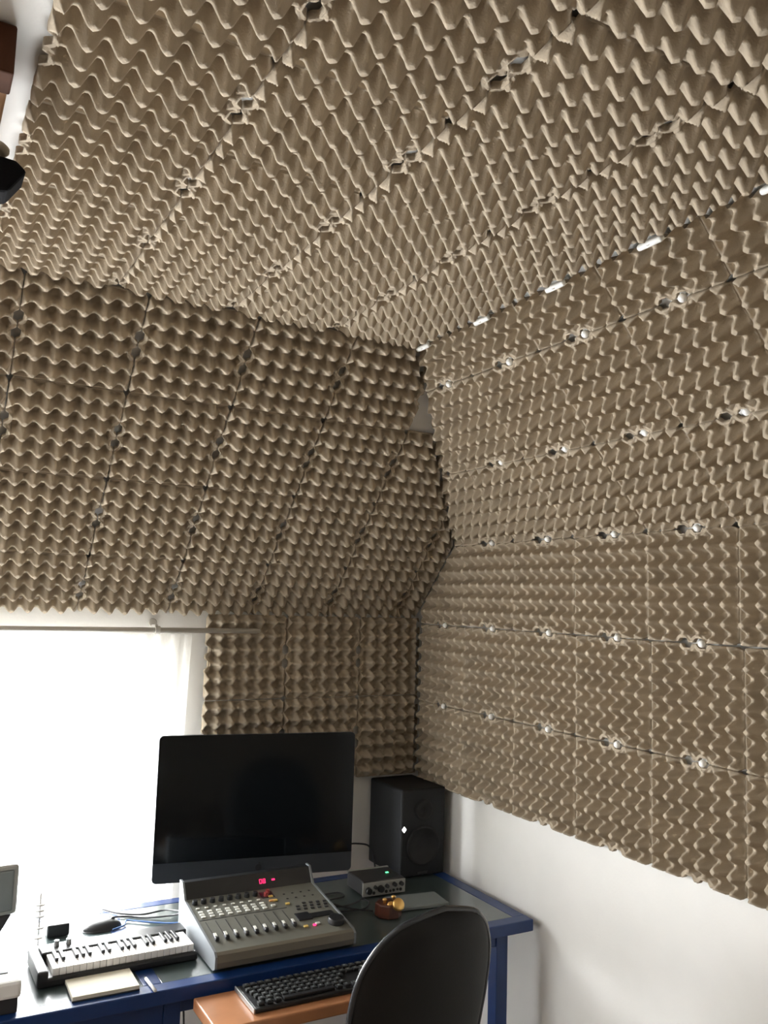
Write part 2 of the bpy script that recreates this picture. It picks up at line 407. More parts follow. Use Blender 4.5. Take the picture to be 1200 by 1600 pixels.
# window-side slope: rows from the bottom up
for r, rn in enumerate(('bottom', 'third', 'second', 'top')):
    for k in range(-3, 6):
        seed += 1
        org = P_s1 + u_s1 * ((S0 + r) * T); org = Vector((XS + k * T, org.y, org.z))
        if r == 3 and k >= 4: continue
        cuts = [bis('s1', 's2'), bis('s1', 'right')]
        if r == 3: cuts.append(bis('s1', 'ceiling', -0.002))
        if r == 0: cuts.append((P_s1 - u_s1 * 0.040, u_s1))
        last = 3 if r == 3 else (4 if r == 2 else 5)
        t = tray(org, X_, u_s1, n_s1, 'egg carton on the slope above the window, %s row, %s from the right' % (rn, ORD[last - k] if 0 <= last - k < 12 else 'last'), 'egg cartons on the slope above the window', cuts, seed)
# window wall
for r, rn in enumerate(('upper', 'lower')):
    for k in range(-1, 2):
        seed += 1
        tray(Vector((XW + k * T, YW, ZR - r * T)), X_, Z_, -Y_, 'egg carton beside the window, %s row, %s' % (rn, ('next to the curtain', 'above the computer screen', 'in the corner')[k + 1]), 'egg cartons beside the window',
             [bis('front', 'right', 0.008), (P_s1 + n_s1 * 0.002, n_s1), (Vector((0, 0, ZW - 0.022)), -Z_)], seed)
# ceiling
for i in range(-1, 3):
    for j in range(0, 8):
        seed += 1
        x0 = XQ + i * T; y1 = YQ + 0.5 * T + (4 - j) * T          # tray occupies y1-T .. y1
        t = tray(Vector((x0, y1, ZC)), X_, -Y_, -Z_, 'ceiling egg carton, %s row from the window slope, %s from the right slope' % (ORD[j], ORD[2 - i]), 'egg cartons on the ceiling',
             [bis('ceiling', 's1'), bis('ceiling', 's2')], seed)

# ---------------------------------------------------------------- curtain and rod
CZ = 1.582
rodt = tag(empty('curtain_rod', (0.15, 2.835, CZ)), 'grey metal curtain rod over the window reaching across the egg cartons', 'curtain rod')
obj('pole', cyl(0.0085, 0.0085, 1.83, 16, Matrix.Translation((-0.90, 0, 0)) @ Matrix.Rotation(math.radians(90), 4, 'Y')), M['rod'], rodt, True)
obj('inner_pole', cyl(0.0070, 0.0070, 0.3, 16, Matrix.Translation((0.64, 0, 0)) @ Matrix.Rotation(math.radians(90), 4, 'Y')), M['rod'], rodt, True)
for x in (0.585, -0.75):
    b = cyl(0.014, 0.014, 0.012, 20, Matrix.Translation((x, YW + OFF - 2.835, 0.022)) @ Matrix.Rotation(math.radians(90), 4, 'X'), 0.002)
    cyl(0.005, 0.005, 0.062, 12, Matrix.Translation((x, YW + OFF - 2.835, 0.014)) @ Matrix.Rotation(math.radians(90), 4, 'X'), bm=b)
    cyl(0.013, 0.013, 0.016, 16, Matrix.Translation((x - 0.008, 0, 0)) @ Matrix.Rotation(math.radians(90), 4, 'Y'), bm=b)
    obj('bracket', b, M['rod'], rodt)
def curtain(x0, x1, z0, z1, y):
    b = bmesh.new(); NX, NZ = 300, 40; V = []
    for i in range(NX + 1):
        row = []
        for k in range(NZ + 1):
            t = i / NX; s = k / NZ
            x = x0 + (x1 - x0) * t; z = z1 + (z0 - z1) * s
            amp = 0.012 * (0.55 + 0.6 * noise.noise(Vector((t * 7, 1, 2)))) * min(1, 0.35 + 2.5 * s)
            ph = t * (x1 - x0) / 0.052 * 2 * math.pi + 2.5 * noise.noise(Vector((t * 6, 4, 1)))
            yy = y + amp * math.sin(ph) + 0.004 * math.sin(ph * 2.3 + 1) * (0.4 + s)
            if s < 0.05: z += 0.006 * abs(math.sin(ph * 0.5)) ; 
            xx = x - 0.03 * s * t * (1 if t > 0.8 else t)
            row.append(b.verts.new((xx, yy, z)))
        V.append(row)
    for i in range(NX):
        for k in range(NZ): b.faces.new((V[i][k], V[i + 1][k], V[i + 1][k + 1], V[i][k + 1]))
    return b
cu = obj('sheer_curtain', curtain(-1.45, 0.855, 0.30, CZ - 0.0165, 2.845), M['sheer'], None, True)
tag(cu, 'sheer white curtain hanging from the metal rod in front of the window', 'curtain')

# ---------------------------------------------------------------- desk
DX0, DX1, DY0, DY1, DZ = -0.45, 1.768, 2.172, 2.80, 0.74
desk = tag(empty('desk', (0, 0, 0)), 'blue steel framed desk with grey-green top standing under the window', 'desk')
fr = 0.045
def part(name, m, *a, **k):
    bev = k.get('bev', 0.002); return obj(name, box(*a, bev), m, k.get('parent', desk))
part('front_rail', M['blue'], DX0, DX1, DY0, DY0 + fr, DZ - 0.035, DZ, bev=0.003)
part('back_rail', M['blue'], DX0, DX1, DY1 - fr, DY1, DZ - 0.035, DZ, bev=0.003)
for x in (DX0, 0.590, DX1 - fr): part('side_rail', M['blue'], x, x + fr, DY0 + fr, DY1 - fr, DZ - 0.035, DZ - 0.0004, bev=0.002)
part('top_panel', M['desk_top'], DX0 + fr, 0.590, DY0 + fr, DY1 - fr, DZ - 0.012, DZ - 0.001, bev=0.001)
part('top_panel', M['desk_top'], 0.590 + fr, DX1 - fr, DY0 + fr, DY1 - fr, DZ - 0.012, DZ - 0.001, bev=0.001)
for x, y in ((DX0 + 0.02, DY0 + 0.03), (0.640, DY0 + 0.03), (1.652, DY0 + 0.03), (DX0 + 0.02, DY1 - 0.06), (0.640, DY1 - 0.06), (1.652, DY1 - 0.06)):
    part('leg', M['blue'], x, x + 0.042, y, y + 0.042, 0, DZ - 0.035)
part('apron', M['blue'], DX0 + 0.06, 0.64, DY0 + 0.035, DY0 + 0.055, DZ - 0.10, DZ - 0.035)
part('apron', M['blue'], 0.682, 1.652, DY0 + 0.035, DY0 + 0.055, DZ - 0.075, DZ - 0.035)
# pull-out keyboard shelf under the desk
ks = tag(empty('keyboard_shelf', (0.700, 1.985, 0)), 'orange-brown wooden pull-out shelf under the front of the blue desk', 'shelf')
obj('shelf_board', box(0, 0.60, 0, 0.178, 0.683, 0.713, 0.004), M['wood'], ks)
for x in (0.03, 0.55): obj('runner', box(x, x + 0.02, 0.02, 0.19, 0.655, 0.683, 0.002), M['rod'], ks)

# ---------------------------------------------------------------- computer screen
MX, MY, MZ, MA = 1.067, 2.724, 0.795, -0.182
mon = tag(empty('computer_screen', (MX, MY, DZ), MA), 'large black all-in-one computer screen standing behind the mixing console', 'computer')
W2, HH = 0.325, 0.455
def rrect(w2, z0, z1, r, y, n=8):
    pts = []
    for cx, cz, a0 in ((w2 - r, z1 - r, 0), (-w2 + r, z1 - r, 90), (-w2 + r, z0 + r, 180), (w2 - r, z0 + r, 270)):
        for k in range(n + 1):
            a = math.radians(a0 + 90 * k / n); pts.append(Vector((cx + r * math.cos(a), y, cz + r * math.sin(a))))
    return pts
zb = MZ - DZ
obj('housing', prism(rrect(W2, zb, zb + HH, 0.014, 0.0), (0, 0.012, 0)), M['chin'], mon)
ch = zb + 0.062
scr = [p for p in rrect(W2 - 0.0008, ch, zb + HH - 0.0008, 0.0135, -0.0025) if p.z > ch + 0.02]
scr = scr + [Vector((-W2 + 0.0008, -0.0025, ch)), Vector((W2 - 0.0008, -0.0025, ch))]
obj('display_glass', prism(scr, (0, 0.0024, 0)), M['screen'], mon)
b = bmesh.new()   # bulged back of the housing
bmesh.ops.create_uvsphere(b, u_segments=32, v_segments=16, radius=1)
b.transform(Matrix.Translation((0, 0.012, zb + 0.24)) @ Matrix.Diagonal((0.29, 0.032, 0.19, 1)))
bmesh.ops.bisect_plane(b, geom=list(b.verts) + list(b.edges) + list(b.faces), plane_co=(0, 0.0122, 0), plane_no=(0, -1, 0), clear_outer=True)
obj('back_shell', b, M['chin'], mon, True)
bm = box(-0.07, 0.07, 0.018, 0.024, 0.006, 0.20, 0.002); box(-0.09, 0.09, -0.09, 0.06, 0.0, 0.006, 0.002, bm=bm)
obj('stand', bm, M['chin'], mon)
# small fruit-like emblem on the chin
b = cyl(0.0105, 0.0105, 0.0008, 24, Matrix.Translation((0.01, -0.0005, zb + 0.031)) @ Matrix.Rotation(math.radians(90), 4, 'X'))
merge(b, cyl(0.0035, 0.0015, 0.0008, 12, Matrix.Translation((0.013, -0.0005, zb + 0.0445)) @ Matrix.Rotation(math.radians(90), 4, 'X')))
obj('emblem', b, M['black'], mon)

# ---------------------------------------------------------------- mixing console
MXX, MXY = 0.766, 2.205
mx = tag(empty('mixing_console', (MXX, MXY, DZ)), 'grey-beige mixing console with nine faders and red digits on the desk', 'mixing console')
LW, LD, HF, HB = 0.404, 0.295, 0.047, 0.091
def prof(y): return HF + (HB - HF) * y / LD
bodyp = [Vector((0.006, 0.014, 0.004)), Vector((0.006, 0.004, 0.012)), Vector((0.006, 0.0, 0.026)), Vector((0.006, 0.004, HF - 0.004)), Vector((0.006, 0.012, prof(0.012))), Vector((0.006, LD, HB)), Vector((0.006, LD, 0.004))]
obj('body', prism(bodyp, (LW - 0.012, 0, 0), 0.0), M['mix'], mx)
lip = [Vector((0.0061, 0.013, 0.0045)), Vector((0.0061, 0.002, 0.012)), Vector((0.0061, -0.0015, 0.026)), Vector((0.0061, 0.002, HF - 0.003)), Vector((0.0061, 0.011, prof(0.012) + 0.0005)), Vector((0.0061, 0.013, 0.02))]
obj('front_lip', prism(lip, (LW - 0.0122, 0, 0)), M['mixlip'], mx)
for x in (0.0, LW - 0.006):
    sp = [Vector((x, 0.016, 0.003)), Vector((x, 0.0, 0.012)), Vector((x, -0.001, HF - 0.006)), Vector((x, 0.012, prof(0.012) + 0.002)), Vector((x, LD - 0.01, HB + 0.002)), Vector((x, LD + 0.02, HB + 0.045)), Vector((x, LD + 0.045, HB + 0.045)), Vector((x, LD + 0.04, 0.003))]
    obj('side_cheek', prism(sp, (0.006, 0, 0)), M['mixside'], mx)
br = [Vector((0.006, LD, HB)), Vector((0.006, LD + 0.022, HB + 0.042)), Vector((0.006, LD + 0.043, HB + 0.042)), Vector((0.006, LD + 0.038, 0.004)), Vector((0.006, LD, 0.004))]
mb = obj('meter_bridge', prism(br, (LW - 0.012, 0, 0)), M['black'], mx)
def onm(X, Y, lift=0.0):          # a point on the sloping deck from room coordinates
    y = Y - MXY; return Vector((X - MXX, y, prof(y) + lift))
tilt = Matrix.Rotation(math.atan2(HB - HF, LD), 4, 'X')
def deck(X, Y, bm_, lift=0.0): bm_.transform(Matrix.Translation(onm(X, Y, lift)) @ tilt); return bm_
def seg_digit(bm, cx, cz, w, h, segs):
    t = w * 0.2
    R = {'a': (-w/2, w/2, h/2 - t, h/2), 'g': (-w/2, w/2, -t/2, t/2), 'd': (-w/2, w/2, -h/2, -h/2 + t), 'f': (-w/2, -w/2 + t, 0, h/2), 'b': (w/2 - t, w/2, 0, h/2), 'e': (-w/2, -w/2 + t, -h/2, 0), 'c': (w/2 - t, w/2, -h/2, 0)}
    for s in segs:
        x0, x1, z0, z1 = R[s]; box(cx + x0, cx + x1, -0.0006, 0, cz + z0, cz + z1, bm=bm)
bt = math.atan2(0.022, 0.042)
def bridge(bm_): bm_.transform(Matrix.Translation((1.009 - MXX, LD + 0.0105, HB + 0.020)) @ Matrix.Rotation(-bt, 4, 'X')); return bm_
b = bmesh.new(); seg_digit(b, -0.0065, 0, 0.008, 0.0125, 'abcdef'); seg_digit(b, 0.0045, 0, 0.008, 0.0125, 'abcdefg'); obj('digits', bridge(b), M['red'], mb)
b = box(0.029, 0.039, -0.0006, 0, -0.0015, 0.003); obj('level_light', bridge(b), M['red'], mb)
for k in range(9):
    X = 0.790 + 0.0281 * k
    obj('fader_slot', deck(X + 0.0, 2.318, box(-0.001, 0.001, -0.05, 0.05, 0, 0.0006)), M['dark'], mx)
    f = obj('fader_cap', deck(X, (2.273 + 0.001 * k), box(-0.0055, 0.0055, -0.011, 0.011, 0.001, 0.012, 0.003)), M['dark'], mx)
    obj('cap_face', deck(X - 0.001, (2.276 + 0.001 * k), box(-0.0045, 0.003, -0.007, 0.010, 0.0115, 0.0135, 0.0008)), M['btn'], f)
obj('divider_line', deck(0.905, 2.378, box(-0.128, 0.128, -0.0012, 0.0012, 0, 0.0008)), M['dark'], mx)
for k in range(8):
    X = 0.790 + 0.0258 * k
    for q in range(3):
        obj('channel_button', deck(X + 0.002, 2.393 + 0.0135 * q, box(-0.0065, 0.0065, -0.0045, 0.0045, 0, 0.003, 0.001)), M['btn'], mx)
    obj('small_button', deck(X, 2.441, box(-0.005, 0.005, -0.003, 0.003, 0, 0.003, 0.001)), M['btn'], mx)
    kb_ = obj('rotary_knob', deck(X, 2.470, cyl(0.0085, 0.007, 0.012, 20, bev=0.001)), M['black'], mx, False)
for X, Y, m in ((1.0, 2.398, 'btn'), (1.043, 2.395, 'yellow'), (1.004, 2.425, 'orange'), (1.016, 2.424, 'yellow'), (1.012, 2.45, 'yellow'), (1.044, 2.264, 'yellow'), (1.082, 2.269, 'btn')):
    obj('square_button', deck(X, Y, box(-0.0065, 0.0065, -0.004, 0.004, 0, 0.004, 0.001)), M[m], mx)
obj('knob_panel', deck(1.005, 2.465, box(-0.02, 0.02, -0.018, 0.018, 0, 0.001)), M['black'], mx)
for X, Y in ((1.0, 2.458), (1.01, 2.472)): obj('encoder', deck(X, Y, cyl(0.007, 0.006, 0.012, 16)), M['redbtn'], mx)
for a in range(5):
    for q in range(3):
        if (a, q) in ((0, 2),): continue
        obj('key_button', deck(1.062 + 0.021 * a + 0.004 * q, 2.358 + 0.016 * q - 0.002 * a, box(-0.0055, 0.0055, -0.0035, 0.0035, 0, 0.003, 0.001)), M['dark'], mx)
for a in range(4):
    for q in range(2):
        obj('tiny_button', deck(1.055 + 0.027 * a, 2.425 + 0.028 * q, box(-0.003, 0.003, -0.002, 0.002, 0, 0.002, 0.0005)), M['dark'], mx)
b = deck(1.058, 2.316, box(-0.02, 0.022, -0.02, 0.02, 0, 0.003, 0.001)); merge(b, deck(1.115, 2.314, box(-0.035, 0.035, -0.012, 0.012, 0, 0.003, 0.001)))
obj('transport_panel', b, M['black'], mx)
b = deck(1.135, 2.262, cyl(0.025, 0.022, 0.016, 32, bev=0.003)); obj('jog_wheel', b, M['black'], mx)
obj('record_light', deck(1.070, 2.264, box(-0.004, 0.004, -0.003, 0.003, 0, 0.004, 0.001)), M['red'], mx)

# ---------------------------------------------------------------- studio speakers
def speaker(loc, rz, label):
    s = tag(empty('studio_speaker', loc, rz), label, 'speaker', None)
    w, d, h = 0.182, 0.235, 0.30
    obj('cabinet', box(-w/2, w/2, 0, d, 0, h, 0.007, 3), M['spk'], s)
    rx = Matrix.Rotation(math.radians(90), 4, 'X')
    b = lathe([(0.068, 0.0), (0.068, 0.004), (0.060, 0.004), (0.057, 0.001), (0.030, -0.014), (0.020, -0.016), (0.018, -0.008), (0.008, -0.003), (0.0005, -0.002)], 40, Matrix.Translation((0, -0.001, 0.105)) @ rx)
    obj('woofer', b, M['cone'], s, True)
    b = lathe([(0.036, 0.0), (0.036, 0.003), (0.030, 0.002), (0.016, -0.006), (0.013, -0.006), (0.009, 0.0), (0.0005, 0.003)], 32, Matrix.Translation((0, -0.001, 0.227)) @ rx)
    obj('tweeter', b, M['cone'], s, True)
    obj('badge', box(-0.02, 0.02, -0.0015, 0, 0.008, 0.016, 0.0005), M['dark'], s)
    return s
s1 = speaker((1.672, 2.668, DZ), 0.0, 'black studio speaker with a white diamond light in the right corner')
for c in s1.children:
    if c.name.startswith('cabinet'): pass
b = prism([Vector((0, 0, 0.0105)), Vector((0.0088, 0, 0)), Vector((0, 0, -0.0105)), Vector((-0.0088, 0, 0))], (0, -0.002, 0)); b.transform(Matrix.Translation((-0.079, 0.0005, 0.165)))
obj('diamond_light', b, M['diamond'], s1)
gs = tag(empty('small_speaker', (0.20, 2.52, DZ), 0.12), 'haze-greyed box speaker on a dark tapered foot at the left picture edge', 'speaker')
obj('cabinet', box(-0.13, 0.13, 0, 0.12, 0.105, 0.235, 0.012, 3), M['iface'], gs)  # cabinet and grille greyed to carry the window haze in their colour
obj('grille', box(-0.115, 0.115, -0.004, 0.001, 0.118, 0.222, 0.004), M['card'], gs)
b = box(-0.12, 0.12, 0.01, 0.11, 0.0, 0.104, 0.004)
for v in b.verts: v.co.x *= 0.45 + 5.2 * v.co.z
obj('foot', b, M['dark'], gs)

# ---------------------------------------------------------------- audio interface
ai = tag(empty('audio_interface', (1.374, 2.548, DZ), -0.04), 'small silver audio interface with knobs and a green light', 'audio interface')
obj('case', box(0, 0.152, 0.004, 0.128, 0.004, 0.050, 0.004), M['dark'], ai)
obj('front_panel', box(-0.002, 0.154, 0, 0.006, 0.003, 0.046, 0.0015), M['iface'], ai)
obj('top_edge_trim', box(0, 0.152, 0.120, 0.130, 0.047, 0.052, 0.001), M['iface'], ai)
ry = Matrix.Rotation(math.radians(90), 4, 'X')
for x, z, r in ((0.018, 0.022, 0.0115), (0.062, 0.024, 0.0115), (0.042, 0.031, 0.006), (0.084, 0.031, 0.0065), (0.112, 0.033, 0.0075), (0.137, 0.033, 0.0075)):
    obj('knob', cyl(r, r * 0.85, 0.012, 20, Matrix.Translation((x, 0.0, z)) @ ry, 0.001), M['black'], ai)
for x, z, r in ((0.038, 0.013, 0.005), (0.083, 0.013, 0.005), (0.098, 0.013, 0.004), (0.110, 0.014, 0.0045), (0.124, 0.015, 0.004), (0.136, 0.014, 0.005)):
    obj('socket', cyl(r, r, 0.002, 14, Matrix.Translation((x, 0.0, z)) @ ry), M['black'], ai)
obj('green_light', box(0.112, 0.122, 0.060, 0.067, 0.050, 0.0525, 0.0005), M['green'], ai)

# brass-knobbed wooden gadget
gd = tag(empty('brass_knob_box', (1.375, 2.385, DZ)), 'dark red-brown wooden block with a round brass knob by the interface', 'desk ornament')
bm_ = cyl(0.042, 0.040, 0.040, 8, Matrix.Rotation(0.35, 4, 'Z'), 0.004); obj('wooden_base', bm_, M['brown'], gd)
mt = Matrix.Translation((0.008, -0.030, 0.036)) @ Matrix.Rotation(math.radians(62), 4, 'X')
obj('brass_knob', lathe([(0.010, 0.0), (0.012, 0.006), (0.010, 0.010), (0.018, 0.013), (0.019, 0.022), (0.017, 0.0245), (0.0005, 0.025)], 28, mt), M['gold'], gd, True)
for x, y, z in ((-0.016, -0.004, 0.040), (0.022, 0.008, 0.040)):
    obj('brass_stud', lathe([(0.005, -0.001), (0.005, 0.006), (0.0075, 0.009), (0.006, 0.013), (0.0005, 0.015)], 16, Matrix.Translation((x, y, z))), M['gold'], gd, True)
obj('brass_collar', lathe([(0.011, 0.0), (0.013, 0.002), (0.013, 0.008), (0.010, 0.010)], 20, Matrix.Translation((-0.004, -0.020, 0.034)) @ Matrix.Rotation(math.radians(62), 4, 'X')), M['gold'], gd, True)

cdp = tag(obj('plastic_case', box(-0.09, 0.09, -0.055, 0.055, 0, 0.012, 0.003), M['card'], None, loc=(1.51, 2.44, DZ)), 'flat grey plastic case lying behind the chair back', 'case')
cdp.rotation_euler = (0, 0, -0.12)

# ---------------------------------------------------------------- computer keyboard on the shelf
kb = tag(empty('computer_keyboard', (0.806, 2.016, 0.7135)), 'black computer keyboard lying on the wooden pull-out shelf', 'keyboard')
obj('case', box(0, 0.43, 0, 0.137, 0, 0.012, 0.004), M['black'], kb)
key0 = obj('key', box(-0.0078, 0.0078, -0.0075, 0.0075, 0.0, 0.007, 0.0016), M['keycap'], kb, loc=(0.02, 0.118, 0.0125))
rows = [(0.118, [0.018 + 0.0198 * i for i in range(20)]), (0.094, [0.018 + 0.0198 * i for i in range(20)]), (0.075, [0.022 + 0.0198 * i for i in range(13)] + [0.325, 0.345, 0.375, 0.395, 0.415]),
        (0.056, [0.026 + 0.0198 * i for i in range(12)] + [0.375, 0.395, 0.415]), (0.037, [0.03 + 0.0198 * i for i in range(12)] + [0.345, 0.375, 0.395, 0.415]), (0.018, [0.02, 0.042, 0.064, 0.23, 0.252, 0.274, 0.325, 0.345, 0.365, 0.39, 0.415])]
lg_ = box(-0.0035, 0.0015, -0.001, 0.0045, 0.0068, 0.00725); lm = bpy.data.meshes.new('t'); lg_.to_mesh(lm); lg_.free()  # pale legend mark per key, also painting in the bright keycap glints
bk_ = bmesh.new(); bk_.from_mesh(key0.data); n0 = len(bk_.faces); bk_.from_mesh(lm); bk_.faces.ensure_lookup_table()
for f in bk_.faces[n0:]: f.material_index = 1
bk_.to_mesh(key0.data); bk_.free(); key0.data.materials.append(M['card']); bpy.data.meshes.remove(lm)
first = True
for y, xs in rows:
    for x in xs:
        if first: first = False; continue
        copy(key0, kb, (x, y, 0.0125))
obj('space_bar', box(0.078, 0.215, 0.0105, 0.0255, 0.0125, 0.0195, 0.0016), M['keycap'], kb)
obj('edge_strip', box(-0.004, 0.0, 0.0, 0.137, 0.001, 0.013, 0.001), M['alu'], kb)

# ---------------------------------------------------------------- small piano keyboard
pk = tag(empty('piano_keyboard', (0.360, 2.300, DZ), 0.02), 'small black piano keyboard with white keys on the left desk', 'piano keyboard')
L = 0.395
obj('case', box(0, L, 0, 0.165, 0, 0.022, 0.006), M['black'], pk)
obj('end_cheek', box(-0.006, 0.020, 0.0, 0.165, 0.0, 0.040, 0.006), M['black'], pk)
nw = 22; kw = (L - 0.040) / nw
wk = obj('white_key', box(0.0004, kw - 0.0004, 0.010, 0.105, 0.022, 0.040, 0.0012), M['ivory'], pk, loc=(0.030, 0, 0))
for i in range(1, nw): copy(wk, pk, (0.030 + kw * i, 0, 0))
bk = None
for i in range(nw - 1):
    if i % 7 in (2, 6): continue
    x = 0.030 + kw * (i + 1)
    if bk is None: bk = obj('black_key', box(-0.0042, 0.0042, 0.048, 0.105, 0.040, 0.049, 0.0015), M['black'], pk, loc=(x, 0, 0))
    else: copy(bk, pk, (x, 0, 0))
obj('rear_panel', box(0.020, L, 0.106, 0.165, 0.018, 0.044, 0.004), M['black'], pk)
for x in (0.06, 0.09): obj('control_knob', cyl(0.007, 0.006, 0.014, 16, Matrix.Translation((x, 0.14, 0.044))), M['alu'], pk)

# notepad, pen, mouse
npd = tag(empty('notepad', (0.418, 2.196, DZ + 0.0005)), 'cream notepad lying in front of the piano keyboard', 'notepad')
obj('cover', box(0, 0.158, 0, 0.135, 0, 0.003, 0.001), M['dark'], npd)
obj('pages', box(0.001, 0.157, 0.001, 0.135, 0.003, 0.012, 0.001), M['paper'], npd)
pen = tag(empty('pen', (0.606, 2.17, DZ + 0.0045), math.radians(93)), 'white pen lying across the blue crossbar of the desk', 'pen')
obj('barrel', cyl(0.004, 0.004, 0.075, 12, Matrix.Rotation(math.radians(90), 4, 'Y')), M['white'], pen, True)
obj('tip', cyl(0.0038, 0.001, 0.014, 12, Matrix.Translation((0.075, 0, 0)) @ Matrix.Rotation(math.radians(90), 4, 'Y')), M['dark'], pen, True)
def blob(sx, sy, sz, cut=0.0):
    b = bmesh.new(); bmesh.ops.create_uvsphere(b, u_segments=28, v_segments=16, radius=1); b.transform(Matrix.Diagonal((sx, sy, sz, 1)))
    bmesh.ops.bisect_plane(b, geom=list(b.verts) + list(b.edges) + list(b.faces), plane_co=(0, 0, cut), plane_no=(0, 0, -1), clear_outer=True)
    bmesh.ops.holes_fill(b, edges=[e for e in b.edges if e.is_boundary]); return b
ms = tag(empty('computer_mouse', (0.572, 2.635, DZ), 0.12), 'black computer mouse lying on the glossy desk behind the piano keyboard', 'mouse')
obj('shell', blob(0.056, 0.032, 0.026), M['black'], ms, True)
obj('scroll_wheel', cyl(0.006, 0.006, 0.005, 16, Matrix.Translation((0.030, 0.0025, 0.0215)) @ Matrix.Rotation(math.radians(90), 4, 'X')), M['dark'], ms)

# small black charger box, microphone, white console box at the left
tag(obj('charger_box', box(-0.03, 0.03, -0.022, 0.022, 0, 0.034, 0.004), M['black'], None, loc=(0.450, 2.64, DZ)), 'small black box on the desk in front of the window', 'charger')
mic = tag(empty('disc_stand', (0.388, 2.555, DZ)), 'slim white stand with stacked discs before the window at the left', 'ornament')
obj('base', lathe([(0.026, 0.0), (0.026, 0.004), (0.012, 0.008), (0.004, 0.011), (0.0005, 0.011)], 28), M['white'], mic, True)
obj('stem', cyl(0.0025, 0.0025, 0.135, 12, Matrix.Translation((0, 0, 0.010))), M['white'], mic, True)
for z_ in (0.03, 0.055, 0.085, 0.10, 0.115): obj('disc', lathe([(0.003, -0.002), (0.013, -0.001), (0.014, 0.001), (0.003, 0.003)], 20, Matrix.Translation((0, 0, z_))), M['white'], mic, True)
dv = tag(empty('white_device', (0.10, 2.19, DZ)), 'white flat electronic device at the lower left edge of the desk', 'device')
obj('housing', box(0, 0.205, 0, 0.20, 0.035, 0.075, 0.008), M['white'], dv)
obj('base', box(0.005, 0.20, 0.01, 0.19, 0.0, 0.037, 0.004), M['dark'], dv)
obj('button', box(0.15, 0.18, 0.05, 0.07, 0.0745, 0.077, 0.001), M['dark'], dv)

# ---------------------------------------------------------------- cables
def cab(label, pts, r, m, name='cable'):
    return tag(obj(name, tube(pts, r), M[m], None, True), label, 'cable')
z = DZ + 0.004
cab('upper black cable running across the desk from the mixing console', [(0.60, 2.78, z), (0.64, 2.72, z), (0.70, 2.68, z + .002), (0.76, 2.66, z + .012), (0.79, 2.58, z + .03), (0.80, 2.555, z + .045)], 0.0028, 'cable')
cab('lower black cable running across the desk from the mixing console', [(0.595, 2.70, z), (0.65, 2.69, z), (0.70, 2.655, z), (0.76, 2.61, z + .012), (0.785, 2.57, z + .028), (0.79, 2.556, z + .035)], 0.0028, 'cable')
cab('blue cable curling on the glossy desk left of the mixing console', [(0.595, 2.60, z), (0.63, 2.62, z), (0.645, 2.655, z), (0.67, 2.64, z), (0.71, 2.61, z), (0.76, 2.575, z + .002), (0.80, 2.552, z + .008)], 0.0025, 'bluecable')
cab('black cable looping between mixing console and audio interface', [(1.19, 2.56, z), (1.22, 2.55, z), (1.27, 2.57, z), (1.32, 2.58, z), (1.32, 2.62, z), (1.26, 2.62, z), (1.235, 2.585, z + .010), (1.225, 2.50, z + .020), (1.27, 2.44, z + .014), (1.330, 2.40, z + .010)], 0.0028, 'cable')
cab('black cable crossing in front of the audio interface', [(1.19, 2.585, z), (1.23, 2.53, z), (1.28, 2.50, z), (1.34, 2.52, z), (1.36, 2.53, z + .002), (1.37, 2.50, z), (1.33, 2.455, z), (1.27, 2.46, z), (1.20, 2.48, z)], 0.0028, 'cable')
cab('black cable hanging on the wall between screen and speaker', [(1.36, 2.782, DZ + .115), (1.42, 2.785, DZ + .105), (1.475, 2.80, DZ + .098), (1.525, 2.80, DZ + .085), (1.54, 2.79, DZ + .05), (1.545, 2.78, z)], 0.003, 'cable')
cab('coiled black cable on the desk beside the speaker', [(1.545, 2.775, z), (1.50, 2.77, z), (1.46, 2.75, z), (1.50, 2.73, z), (1.55, 2.74, z), (1.555, 2.755, z + .005), (1.49, 2.765, z + .008)], 0.0035, 'cable')
cab('dark red cable hanging under the desk near the wooden shelf', [(1.05, 2.50, 0.0), (1.05, 2.50, 0.15), (1.045, 2.50, 0.4), (1.05, 2.50, 0.62), (1.05, 2.50, 0.72)], 0.003, 'redcable')
cab('black cable looping under the desk left of the wooden shelf', [(0.75, 2.55, 0.0), (0.76, 2.55, 0.2), (0.80, 2.55, 0.45), (0.78, 2.55, 0.62), (0.78, 2.55, 0.72)], 0.003, 'cable')

